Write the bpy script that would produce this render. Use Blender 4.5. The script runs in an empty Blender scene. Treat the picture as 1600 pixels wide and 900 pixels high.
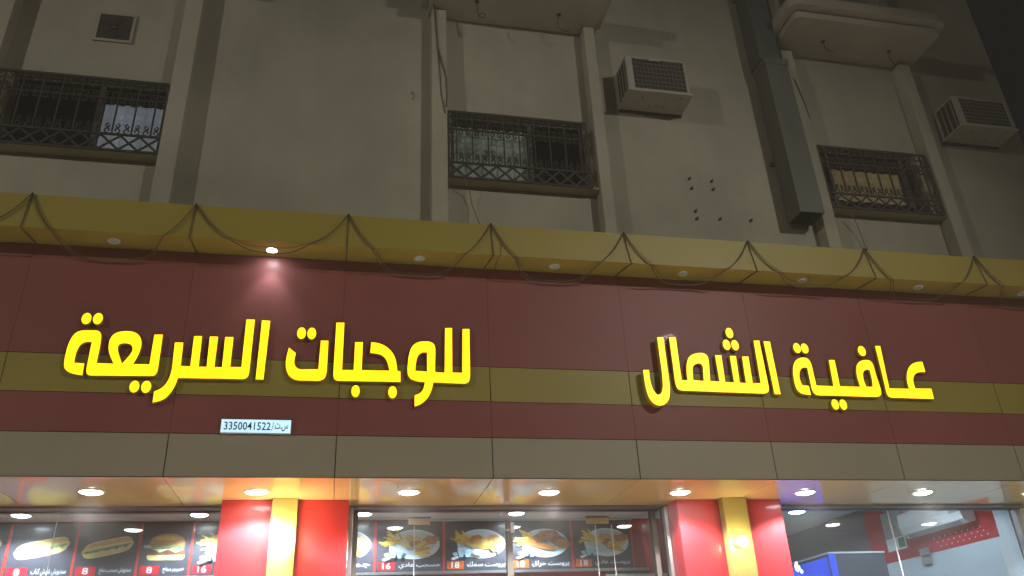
import bpy, bmesh, math, random
from mathutils import Matrix, Vector
random.seed(7)
scene = bpy.context.scene
COL = scene.collection

# ------------------------------------------------------------------ camera
cam_data = bpy.data.cameras.new('camera')
cam = bpy.data.objects.new('camera', cam_data)
COL.objects.link(cam)
cam_data.sensor_width = 36.0
cam_data.lens = 28.49
cam_data.clip_end = 500.0
cam.matrix_world = Matrix(((0.97914909, -0.05050951, -0.19676344, 0.0),
                           (-0.19836129, -0.44664316, -0.87244638, -7.0),
                           (-0.04381621, 0.89328533, -0.44734938, 1.6),
                           (0, 0, 0, 1)))
scene.camera = cam

# ------------------------------------------------------------------ night sky, faint moonlight, exposure
world = bpy.data.worlds.new('World')
scene.world = world
world.use_nodes = True
wn = world.node_tree
bg = wn.nodes['Background']
sky = wn.nodes.new('ShaderNodeTexSky')
sky.sky_type = 'NISHITA'
sky.sun_disc = False
sky.sun_elevation = math.radians(35)
sky.sun_rotation = math.radians(155)
wn.links.new(sky.outputs['Color'], bg.inputs['Color'])
bg.inputs['Strength'].default_value = 0.0005
sun_data = bpy.data.lights.new('moon', 'SUN')
sun_data.energy = 0.012
sun_data.angle = math.radians(0.5)
sun_data.color = (1.0, 0.95, 0.85)
sun = bpy.data.objects.new('moon', sun_data)
COL.objects.link(sun)
sun.rotation_euler = (math.radians(55), 0, math.radians(25))
scene.view_settings.view_transform = 'Standard'
scene.view_settings.look = 'None'
scene.view_settings.exposure = 0.4
scene.view_settings.gamma = 1.0
scene.view_settings.use_curve_mapping = False
scene.cycles.use_denoising = True
scene.cycles.max_bounces = 8
scene.cycles.sample_clamp_indirect = 6.0
scene.cycles.caustics_reflective = False
scene.cycles.caustics_refractive = False

HAZE = 0.013          # density of the added haze that imitates lens glare

# ------------------------------------------------------------------ materials
def new_mat(name):
    m = bpy.data.materials.new(name)
    m.use_nodes = True
    nt = m.node_tree
    return m, nt, nt.nodes['Principled BSDF']

def mat(name, col, rough=0.6, metal=0.0, spec=0.5, vary=0.12, scale=3.0, bump=0.0, bscale=60.0, coat=0.0, stretch=None, rvary=0.0):
    m, nt, b = new_mat(name)
    N, L = nt.nodes, nt.links
    tc = N.new('ShaderNodeTexCoord')
    src = tc.outputs['Object']
    if stretch:
        mp = N.new('ShaderNodeMapping')
        mp.inputs['Scale'].default_value = stretch
        L.new(src, mp.inputs['Vector'])
        src = mp.outputs['Vector']
    nz = N.new('ShaderNodeTexNoise')
    nz.inputs['Scale'].default_value = scale
    nz.inputs['Detail'].default_value = 6
    nz.inputs['Roughness'].default_value = 0.62
    L.new(src, nz.inputs['Vector'])
    mr = N.new('ShaderNodeMapRange')
    mr.inputs['From Min'].default_value = 0.25
    mr.inputs['From Max'].default_value = 0.75
    mr.inputs['To Min'].default_value = 1 - vary
    mr.inputs['To Max'].default_value = 1 + vary
    L.new(nz.outputs['Fac'], mr.inputs['Value'])
    mx = N.new('ShaderNodeVectorMath')
    mx.operation = 'SCALE'
    mx.inputs[0].default_value = col
    L.new(mr.outputs['Result'], mx.inputs['Scale'])
    L.new(mx.outputs['Vector'], b.inputs['Base Color'])
    b.inputs['Roughness'].default_value = rough
    if rvary:
        mr2 = N.new('ShaderNodeMapRange')
        mr2.inputs['To Min'].default_value = max(0.02, rough - rvary)
        mr2.inputs['To Max'].default_value = rough + rvary
        L.new(nz.outputs['Fac'], mr2.inputs['Value'])
        L.new(mr2.outputs['Result'], b.inputs['Roughness'])
    b.inputs['Metallic'].default_value = metal
    b.inputs['Specular IOR Level'].default_value = spec
    b.inputs['Coat Weight'].default_value = coat
    if bump:
        n2 = N.new('ShaderNodeTexNoise')
        n2.inputs['Scale'].default_value = bscale
        n2.inputs['Detail'].default_value = 4
        L.new(tc.outputs['Object'], n2.inputs['Vector'])
        bp = N.new('ShaderNodeBump')
        bp.inputs['Strength'].default_value = bump
        bp.inputs['Distance'].default_value = 0.01
        L.new(n2.outputs['Fac'], bp.inputs['Height'])
        L.new(bp.outputs['Normal'], b.inputs['Normal'])
    return m

def emit(name, col, strength, vary=0.0, scale=4.0):
    m, nt, b = new_mat(name)
    b.inputs['Base Color'].default_value = (*[min(0.8, c * 0.8) for c in col], 1)
    b.inputs['Roughness'].default_value = 0.4
    b.inputs['Emission Color'].default_value = (*col, 1)
    b.inputs['Emission Strength'].default_value = strength
    if vary:
        N, L = nt.nodes, nt.links
        tc = N.new('ShaderNodeTexCoord')
        nz = N.new('ShaderNodeTexNoise')
        nz.inputs['Scale'].default_value = scale
        nz.inputs['Detail'].default_value = 3
        L.new(tc.outputs['Object'], nz.inputs['Vector'])
        mr = N.new('ShaderNodeMapRange')
        mr.inputs['From Min'].default_value = 0.3
        mr.inputs['From Max'].default_value = 0.7
        mr.inputs['To Min'].default_value = strength * (1 - vary)
        mr.inputs['To Max'].default_value = strength * (1 + vary)
        L.new(nz.outputs['Fac'], mr.inputs['Value'])
        L.new(mr.outputs['Result'], b.inputs['Emission Strength'])
    return m

def plaster(name, col):
    """painted render: fine grain, broad patches, faint vertical dirt runs"""
    m, nt, b = new_mat(name)
    N, L = nt.nodes, nt.links
    tc = N.new('ShaderNodeTexCoord')
    big = N.new('ShaderNodeTexNoise')
    big.inputs['Scale'].default_value = 0.9
    big.inputs['Detail'].default_value = 8
    L.new(tc.outputs['Object'], big.inputs['Vector'])
    mp = N.new('ShaderNodeMapping')
    mp.inputs['Scale'].default_value = (5.0, 5.0, 0.35)
    L.new(tc.outputs['Object'], mp.inputs['Vector'])
    runs = N.new('ShaderNodeTexNoise')
    runs.inputs['Scale'].default_value = 1.6
    runs.inputs['Detail'].default_value = 5
    L.new(mp.outputs['Vector'], runs.inputs['Vector'])
    r1 = N.new('ShaderNodeMapRange')
    r1.inputs['From Min'].default_value = 0.3
    r1.inputs['From Max'].default_value = 0.7
    r1.inputs['To Min'].default_value = 0.80
    r1.inputs['To Max'].default_value = 1.1
    L.new(big.outputs['Fac'], r1.inputs['Value'])
    r2 = N.new('ShaderNodeMapRange')
    r2.inputs['From Min'].default_value = 0.45
    r2.inputs['From Max'].default_value = 0.75
    r2.inputs['To Min'].default_value = 1.0
    r2.inputs['To Max'].default_value = 0.95
    L.new(runs.outputs['Fac'], r2.inputs['Value'])
    mu = N.new('ShaderNodeMath')
    mu.operation = 'MULTIPLY'
    L.new(r1.outputs['Result'], mu.inputs[0])
    L.new(r2.outputs['Result'], mu.inputs[1])
    sc = N.new('ShaderNodeVectorMath')
    sc.operation = 'SCALE'
    sc.inputs[0].default_value = col
    L.new(mu.outputs['Value'], sc.inputs['Scale'])
    L.new(sc.outputs['Vector'], b.inputs['Base Color'])
    b.inputs['Roughness'].default_value = 0.85
    g = N.new('ShaderNodeTexNoise')
    g.inputs['Scale'].default_value = 38
    g.inputs['Detail'].default_value = 8
    L.new(tc.outputs['Object'], g.inputs['Vector'])
    bp = N.new('ShaderNodeBump')
    bp.inputs['Strength'].default_value = 0.45
    bp.inputs['Distance'].default_value = 0.012
    L.new(g.outputs['Fac'], bp.inputs['Height'])
    L.new(bp.outputs['Normal'], b.inputs['Normal'])
    return m

def glass_mat(name, tint=(0.93, 0.97, 0.97), smudge=0.0):
    m, nt, b = new_mat(name)
    N, L = nt.nodes, nt.links
    N.remove(b)
    out = N['Material Output']
    tr = N.new('ShaderNodeBsdfTransparent')
    tr.inputs['Color'].default_value = (*tint, 1)
    gl = N.new('ShaderNodeBsdfGlossy')
    gl.inputs['Roughness'].default_value = 0.0
    fr = N.new('ShaderNodeFresnel')
    fr.inputs['IOR'].default_value = 1.52
    ml = N.new('ShaderNodeMath')
    ml.operation = 'MULTIPLY'
    ml.inputs[1].default_value = 2.2
    L.new(fr.outputs['Fac'], ml.inputs[0])
    ge = N.new('ShaderNodeNewGeometry')      # each pane reflects on the face the ray enters by
    inv = N.new('ShaderNodeMath')
    inv.operation = 'SUBTRACT'
    inv.inputs[0].default_value = 1.0
    L.new(ge.outputs['Backfacing'], inv.inputs[1])
    pr = N.new('ShaderNodeMath')
    pr.operation = 'MULTIPLY'
    L.new(ml.outputs['Value'], pr.inputs[0])
    L.new(inv.outputs['Value'], pr.inputs[1])
    mx = N.new('ShaderNodeMixShader')
    L.new(pr.outputs['Value'], mx.inputs['Fac'])
    L.new(tr.outputs['BSDF'], mx.inputs[1])
    L.new(gl.outputs['BSDF'], mx.inputs[2])
    L.new(mx.outputs['Shader'], out.inputs['Surface'])
    return m

M = {}
M['wall'] = plaster('cream_render', (0.45, 0.425, 0.328))
M['trimwall'] = plaster('cream_render_trim', (0.485, 0.458, 0.353))
M['slab'] = plaster('slab_render', (0.50, 0.46, 0.37))
M['groove'] = mat('dark_groove', (0.05, 0.045, 0.04), 0.9)
M['redpanel'] = mat('red_composite_panel', (0.30, 0.095, 0.088), 0.40, spec=0.22, vary=0.08, scale=0.8, coat=0.004, rvary=0.06, bump=0.12, bscale=1.6)
M['yellowpanel'] = mat('yellow_composite_panel', (0.36, 0.29, 0.065), 0.4, spec=0.3, vary=0.05, scale=0.8, coat=0.10, bump=0.12, bscale=1.6)
M['corniceyellow'] = mat('cornice_yellow', (0.39, 0.305, 0.05), 0.45, vary=0.06, scale=0.8)
M['creampanel'] = mat('cream_composite_panel', (0.40, 0.35, 0.26), 0.4, spec=0.3, vary=0.05, scale=0.8, coat=0.10, bump=0.12, bscale=1.6)
M['soffit'] = mat('glossy_cream_soffit', (0.62, 0.48, 0.24), 0.10, vary=0.05, scale=0.9, coat=0.4, rvary=0.04, bump=0.10, bscale=1.8)
M['backing'] = mat('joint_sealant', (0.035, 0.032, 0.03), 0.8)
M['lettertrim'] = emit('glowing_letter_return', (0.45, 0.34, 0.03), 0.05, vary=0.3)
M['letterface'] = emit('glowing_yellow_acrylic', (1.0, 0.50, 0.0035), 2.0, vary=0.30, scale=5.0)
M['plateface'] = emit('lit_white_plate', (0.52, 0.82, 1.0), 0.85, vary=0.15, scale=6.0)
M['plateink'] = mat('blue_grey_ink', (0.02, 0.07, 0.13), 0.6)
M['led'] = emit('cool_white_led', (0.86, 0.94, 1.0), 30.0)
M['ledsmall'] = emit('cool_white_spot_led', (0.8, 0.92, 1.0), 60.0)
M['ledin'] = emit('interior_white_led', (0.82, 0.93, 1.0), 25.0)
M['spotoff'] = mat('unlit_spot_lens', (0.55, 0.58, 0.58), 0.25)
M['whitemetal'] = mat('white_trim_metal', (0.75, 0.75, 0.73), 0.35, vary=0.05)
M['warm'] = emit('warm_lamp_glass', (1.0, 0.76, 0.38), 75.0)
M['warmbig'] = emit('warm_lamp_glass_strong', (1.0, 0.74, 0.36), 120.0)
M['pillarred'] = mat('pillar_red_panel', (0.43, 0.03, 0.038), 0.38, spec=0.25, vary=0.07, scale=1.0, coat=0.22, bump=0.08, bscale=2.0)
M['pillaryellow'] = mat('pillar_yellow_panel', (0.33, 0.285, 0.09), 0.3, vary=0.05, scale=1.0, coat=0.2)
M['alu'] = mat('brushed_aluminium', (0.62, 0.62, 0.62), 0.32, metal=0.9, vary=0.08, scale=6, stretch=(1, 1, 0.1))
M['bronze'] = mat('brown_grey_frame', (0.20, 0.16, 0.13), 0.4, metal=0.4, vary=0.1, scale=5)
M['darkalu'] = mat('dark_grey_track', (0.17, 0.17, 0.18), 0.45, metal=0.3, vary=0.1)
M['glass'] = glass_mat('shop_glass')
M['winglass'] = glass_mat('window_glass', (0.8, 0.85, 0.85))
M['iron'] = mat('dark_wrought_iron', (0.042, 0.038, 0.032), 0.7, vary=0.25, scale=20)
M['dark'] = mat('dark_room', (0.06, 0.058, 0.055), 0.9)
M['winframe'] = mat('window_frame_dark', (0.09, 0.085, 0.08), 0.5)
M['litpale'] = emit('pale_lit_curtain', (0.80, 0.80, 0.92), 0.125, vary=0.12, scale=3.0)
M['litwarm'] = emit('warm_lit_curtain', (1.0, 0.66, 0.32), 0.06, vary=0.25, scale=3.0)
M['litdim'] = emit('sheen_glow_sheet', (0.9, 0.88, 0.72), 0.035, vary=0.9, scale=9.0)  # sheen of the crinkled sheet painted in as a patchy glow
M['acwhite'] = mat('aged_white_casing', (0.42, 0.405, 0.34), 0.55, vary=0.16, scale=7, bump=0.1)
M['acblack'] = mat('dusty_black_coil', (0.045, 0.04, 0.035), 0.75, vary=0.3, scale=30)
M['acwire'] = mat('dull_wire', (0.26, 0.25, 0.21), 0.5)
M['duct'] = mat('weathered_grey_duct', (0.13, 0.135, 0.11), 0.6, metal=0.25, vary=0.22, scale=2.5, stretch=(1, 1, 0.4))
M['ductdark'] = mat('shadowed_grey_duct', (0.10, 0.105, 0.095), 0.6, metal=0.2, vary=0.25, scale=2.5)  # shadow on the upper duct painted in as a darker grey
M['cable'] = mat('brown_cable', (0.15, 0.108, 0.06), 0.6)
M['bolt'] = mat('rusty_bolt', (0.10, 0.045, 0.025), 0.8)
M['rust'] = mat('brown_fan', (0.045, 0.034, 0.026), 0.7, vary=0.4, scale=15)
M['asphalt'] = mat('asphalt', (0.05, 0.05, 0.05), 0.9, vary=0.3, scale=8, bump=0.4)
M['paving'] = mat('pale_bounce_paving', (0.56, 0.51, 0.42), 0.6, vary=0.1, scale=2)
M['kerb'] = mat('kerb_stone', (0.35, 0.34, 0.32), 0.8)
M['whitewall'] = mat('white_interior_paint', (0.58, 0.66, 0.74), 0.5, vary=0.04)
M['redwall'] = mat('red_interior_panel', (0.50, 0.03, 0.04), 0.25, vary=0.06, coat=0.2)
M['mauve'] = mat('dimmed_mauve_wall', (0.17, 0.13, 0.16), 0.5, vary=0.08)  # dimness of the far interior put into the wall colour
M['ceil'] = mat('interior_ceiling', (0.70, 0.71, 0.72), 0.6, vary=0.04)
M['tile'] = mat('white_floor_tile', (0.6, 0.6, 0.58), 0.25)
M['board'] = mat('charcoal_menu_print', (0.075, 0.066, 0.085), 0.30, vary=0.2, scale=3, coat=0.2)
M['boardred'] = mat('red_menu_stripe', (0.62, 0.045, 0.03), 0.35)
M['pricered'] = mat('red_price_box', (0.62, 0.02, 0.035), 0.35)
M['priceorange'] = mat('orange_price_box', (0.72, 0.13, 0.02), 0.35)
M['textwhite'] = mat('white_print', (0.85, 0.86, 0.88), 0.4, vary=0.02)
M['bun'] = mat('bun_print', (0.66, 0.42, 0.12), 0.4, vary=0.3, scale=9)
M['bunlight'] = mat('pale_bun_print', (0.78, 0.62, 0.25), 0.4, vary=0.22, scale=12)
M['bunbrown'] = mat('brown_bun_print', (0.50, 0.25, 0.09), 0.4, vary=0.25, scale=10)
M['lettuce'] = mat('lettuce_print', (0.22, 0.42, 0.14), 0.4, vary=0.5, scale=40)
M['filling'] = mat('filling_print', (0.30, 0.22, 0.10), 0.4, vary=0.6, scale=45)
M['tomato'] = mat('tomato_print', (0.55, 0.08, 0.04), 0.4, vary=0.3, scale=25)
M['cheese'] = mat('cheese_print', (0.80, 0.80, 0.62), 0.4, vary=0.08, scale=10)
M['patty'] = mat('patty_print', (0.20, 0.075, 0.035), 0.4, vary=0.4, scale=35)
M['fries'] = mat('fries_print', (0.80, 0.56, 0.10), 0.4, vary=0.25, scale=30)
M['friesdark'] = mat('fries_shade_print', (0.58, 0.34, 0.05), 0.4, vary=0.25, scale=30)
M['chicken'] = mat('chicken_print', (0.48, 0.19, 0.05), 0.4, vary=0.45, scale=28)
M['chickendark'] = mat('chicken_dark_print', (0.28, 0.10, 0.035), 0.4, vary=0.5, scale=30)
M['plate'] = mat('plate_print', (0.72, 0.84, 0.90), 0.35, vary=0.05, scale=6)
M['platein'] = mat('plate_inner_print', (0.55, 0.66, 0.74), 0.35, vary=0.08, scale=6)
M['cup'] = mat('sauce_cup_print', (0.42, 0.70, 0.85), 0.35, vary=0.3, scale=30)
M['acplastic'] = mat('white_plastic', (0.72, 0.74, 0.76), 0.3, vary=0.03)
M['greyplastic'] = mat('grey_plastic', (0.33, 0.34, 0.36), 0.4)
M['blueglow'] = emit('blue_lit_panel', (0.03, 0.10, 1.0), 0.5, vary=0.4, scale=4.0)
M['cooler'] = mat('dark_blue_grey_panel', (0.10, 0.11, 0.15), 0.3, vary=0.1)
M['brass'] = mat('brushed_brass', (0.55, 0.42, 0.22), 0.35, metal=0.7, vary=0.1)
M['sticker'] = mat('pale_green_decal', (0.55, 0.72, 0.62), 0.5, vary=0.3, scale=30)
M['greenprint'] = mat('green_print', (0.05, 0.25, 0.10), 0.5)
M['pole'] = mat('galvanised_pole', (0.35, 0.36, 0.36), 0.5, metal=0.6)
M['streetled'] = emit('street_lamp_lens', (1.0, 0.92, 0.74), 25.0)

# ------------------------------------------------------------------ object helpers
OFF = {}

def origin(o):
    return OFF.get(o.name, Vector((0, 0, 0))) if o else Vector((0, 0, 0))

def tag(o, label=None, cat=None, group=None, kind=None):
    if label: o['label'] = label
    if cat: o['category'] = cat
    if group: o['group'] = group
    if kind: o['kind'] = kind
    return o

def thing(name, loc, label, cat, group=None):
    o = bpy.data.objects.new(name, None)
    o.empty_display_size = 0.1
    COL.objects.link(o)
    o.location = loc
    OFF[o.name] = Vector(loc)
    return tag(o, label, cat, group)

class Mb:
    """collects shapes given in world metres; build() links them as one mesh object"""
    def __init__(s):
        s.bm = bmesh.new()
        s.mats = []
    def mi(s, m):
        if m not in s.mats: s.mats.append(m)
        return s.mats.index(m)
    def box(s, x0, x1, y0, y1, z0, z1, m, bev=0.0):
        r = bmesh.ops.create_cube(s.bm, size=1.0)
        vs = r['verts']
        for v in vs:
            v.co = Vector(((x0 + x1) / 2 + v.co.x * (x1 - x0), (y0 + y1) / 2 + v.co.y * (y1 - y0), (z0 + z1) / 2 + v.co.z * (z1 - z0)))
        i = s.mi(m)
        fs = {f for v in vs for f in v.link_faces}
        for f in fs: f.material_index = i
        if bev:
            es = list({e for v in vs for e in v.link_edges})
            r = bmesh.ops.bevel(s.bm, geom=es, offset=bev, segments=2, profile=0.5, affect='EDGES')
            for f in r['faces']: f.material_index = i
        return s
    def face(s, pts, m):
        f = s.bm.faces.new([s.bm.verts.new(p) for p in pts])
        f.material_index = s.mi(m)
        return f
    def prism(s, pts, vec, m, mside=None):
        """solid from a planar loop swept along vec"""
        a = [s.bm.verts.new(p) for p in pts]
        b = [s.bm.verts.new(Vector(p) + Vector(vec)) for p in pts]
        i = s.mi(m)
        j = s.mi(mside or m)
        f = s.bm.faces.new(a); f.material_index = i
        f = s.bm.faces.new(list(reversed(b))); f.material_index = i
        n = len(a)
        for k in range(n):
            f = s.bm.faces.new((a[k], b[k], b[(k + 1) % n], a[(k + 1) % n])); f.material_index = j
        return s
    def tube(s, pts, r, m, n=6):
        pts = [Vector(p) for p in pts]
        i = s.mi(m)
        rings = []
        for k, p in enumerate(pts):
            d = (pts[min(k + 1, len(pts) - 1)] - pts[max(k - 1, 0)])
            if d.length < 1e-6: d = Vector((0, 0, 1))
            d.normalize()
            u = d.cross(Vector((0, 1, 0)))
            if u.length < 0.1: u = d.cross(Vector((1, 0, 0)))
            u.normalize()
            w = d.cross(u)
            rings.append([s.bm.verts.new(p + (u * math.cos(2 * math.pi * q / n) + w * math.sin(2 * math.pi * q / n)) * r) for q in range(n)])
        for a, b in zip(rings, rings[1:]):
            for q in range(n):
                f = s.bm.faces.new((a[q], a[(q + 1) % n], b[(q + 1) % n], b[q])); f.material_index = i; f.smooth = True
        for rg in (rings[0], rings[-1]):
            f = s.bm.faces.new(rg); f.material_index = i
        return s
    def lathe(s, c, prof, m, n=24, axis='z', smooth=True, cap0=False, cap1=False):
        """prof: (radius, offset along axis)"""
        i = s.mi(m)
        c = Vector(c)
        rings = []
        for r, h in prof:
            ring = []
            for q in range(n):
                a = 2 * math.pi * q / n
                p = Vector((r * math.cos(a), r * math.sin(a), h)) if axis == 'z' else Vector((r * math.cos(a), h, r * math.sin(a)))
                ring.append(s.bm.verts.new(c + p))
            rings.append(ring)
        for a, b in zip(rings, rings[1:]):
            for q in range(n):
                f = s.bm.faces.new((a[q], a[(q + 1) % n], b[(q + 1) % n], b[q])); f.material_index = i; f.smooth = smooth
        if cap0: f = s.bm.faces.new(rings[0]); f.material_index = i
        if cap1: f = s.bm.faces.new(rings[-1]); f.material_index = i
        return s
    def build(s, name, parent=None, label=None, cat=None, group=None, kind=None, base=None):
        o0 = Vector(base) if base else origin(parent)
        bmesh.ops.recalc_face_normals(s.bm, faces=s.bm.faces)
        for v in s.bm.verts: v.co -= o0
        me = bpy.data.meshes.new(name)
        s.bm.to_mesh(me)
        s.bm.free()
        for m in s.mats: me.materials.append(m)
        o = bpy.data.objects.new(name, me)
        COL.objects.link(o)
        if parent: o.parent = parent
        if base and not parent: o.location = base
        OFF[o.name] = o0
        return tag(o, label, cat, group, kind)

def bx(name, x0, x1, y0, y1, z0, z1, m, parent=None, bev=0.0, **k):
    return Mb().box(x0, x1, y0, y1, z0, z1, m, bev).build(name, parent, **k)

def share(o, name, parent, delta):
    """another object on the same mesh, shifted by delta"""
    c = bpy.data.objects.new(name, o.data)
    COL.objects.link(c)
    c.parent = parent
    c.location = Vector(o.location) + Vector(delta)
    OFF[c.name] = origin(parent)
    return c

def dup(root, loc, label=None):
    r = root.copy()
    COL.objects.link(r)
    r.location = loc
    OFF[r.name] = Vector(loc)
    if label: r['label'] = label
    for ch in list(root.children):
        c = ch.copy(); COL.objects.link(c); c.parent = r
        for g in list(ch.children):
            d = g.copy(); COL.objects.link(d); d.parent = c
    return r

# ---- lettering (Arabic is shaped here by picking each letter's joined form)
FORMS = {'ا': (0xFE8D, 2), 'ب': (0xFE8F, 4), 'ت': (0xFE95, 4), 'ج': (0xFE9D, 4), 'ح': (0xFEA1, 4), 'د': (0xFEA9, 2), 'ر': (0xFEAD, 2),
         'س': (0xFEB1, 4), 'ش': (0xFEB5, 4), 'ع': (0xFEC9, 4), 'ق': (0xFED5, 4), 'ك': (0xFED9, 4), 'م': (0xFEE1, 4), 'ن': (0xFEE5, 4),
         'ه': (0xFEE9, 4), 'و': (0xFEED, 2), 'ي': (0xFEF1, 4)}
def shape_arabic(t):
    out = []
    for i, ch in enumerate(t):
        if ch not in FORMS:
            out.append(ch); continue
        b, n = FORMS[ch]
        prev = i > 0 and t[i - 1] in FORMS and FORMS[t[i - 1]][1] == 4
        nxt = n == 4 and i + 1 < len(t) and t[i + 1] in FORMS
        out.append(chr(b + (3 if prev and nxt else 2 if nxt else 1 if prev else 0)))
    return ''.join(reversed(out))

def text_obj(name, s, x0, x1, z0, z1, y, m, parent, depth=0.002, bold=0.0, label=None):
    """flat lettering facing the street, fitted to the box x0..x1, z0..z1 (z1 None keeps its own proportions)"""
    c = bpy.data.curves.new(name, 'FONT')
    c.body = s
    c.size = 1.0
    c.extrude = 0.01
    c.resolution_u = 2
    c.offset = bold
    o = bpy.data.objects.new(name, c)
    COL.objects.link(o)
    bpy.context.view_layer.update()
    me = bpy.data.meshes.new_from_object(o.evaluated_get(bpy.context.evaluated_depsgraph_get()))
    bpy.data.objects.remove(o)
    bpy.data.curves.remove(c)
    xs = [v.co.x for v in me.vertices]; ys = [v.co.y for v in me.vertices]
    sx = (x1 - x0) / (max(xs) - min(xs))
    sz = (z1 - z0) / (max(ys) - min(ys))
    bx0, by0 = min(xs), min(ys)
    o0 = origin(parent)
    for v in me.vertices:
        p = Vector((x0 + (v.co.x - bx0) * sx, y - (v.co.z + 0.01) * depth / 0.02, z0 + (v.co.y - by0) * sz))
        v.co = p - o0
    me.materials.clear()
    me.materials.append(m)
    q = bpy.data.objects.new(name, me)
    COL.objects.link(q)
    q.parent = parent
    OFF[q.name] = o0
    if label: q['label'] = label
    return q

def chaikin(pts, it=2):
    for _ in range(it):
        out = []
        n = len(pts)
        for i in range(n):
            a, b, c = Vector(pts[i - 1]), Vector(pts[i]), Vector(pts[(i + 1) % n])
            u, v = (b - a), (c - b)
            ang = math.degrees(u.angle(v)) if u.length > 1e-9 and v.length > 1e-9 else 0
            if 8 < ang < 60:
                d = 0.28 * min(u.length, v.length)
                out.append(tuple(b - u.normalized() * d)); out.append(tuple(b + v.normalized() * d))
            else:
                out.append(tuple(b))
        pts = out
    return pts

def glow_letter(name, loops, parent, y_front=-0.045, y_back=-0.008):
    """channel letter: acrylic face set into a metal return"""
    c = bpy.data.curves.new(name, 'CURVE')
    c.dimensions = '2D'
    c.fill_mode = 'BOTH'
    dep = (y_back - y_front) / 2
    c.extrude = dep - 0.004
    c.bevel_depth = 0.004
    c.bevel_resolution = 0
    for lp in loops:
        sp = c.splines.new('POLY')
        sp.points.add(len(lp) - 1)
        for p, q in zip(sp.points, lp): p.co = (q[0], q[1], 0, 1)
        sp.use_cyclic_u = True
    o = bpy.data.objects.new(name, c)
    COL.objects.link(o)
    bpy.context.view_layer.update()
    me = bpy.data.meshes.new_from_object(o.evaluated_get(bpy.context.evaluated_depsgraph_get()))
    bpy.data.objects.remove(o)
    bpy.data.curves.remove(c)
    o0 = origin(parent)
    me.materials.clear()
    me.materials.append(M['lettertrim']); me.materials.append(M['letterface'])
    for p in me.polygons:
        p.material_index = 1 if p.normal.z > 0.9 else 0
        p.use_smooth = False
    for v in me.vertices:
        v.co = Vector((v.co.x, y_front + dep - v.co.z, v.co.y)) - o0
    q = bpy.data.objects.new(name, me)
    COL.objects.link(q)
    q.parent = parent
    OFF[q.name] = o0
    return q

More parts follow.
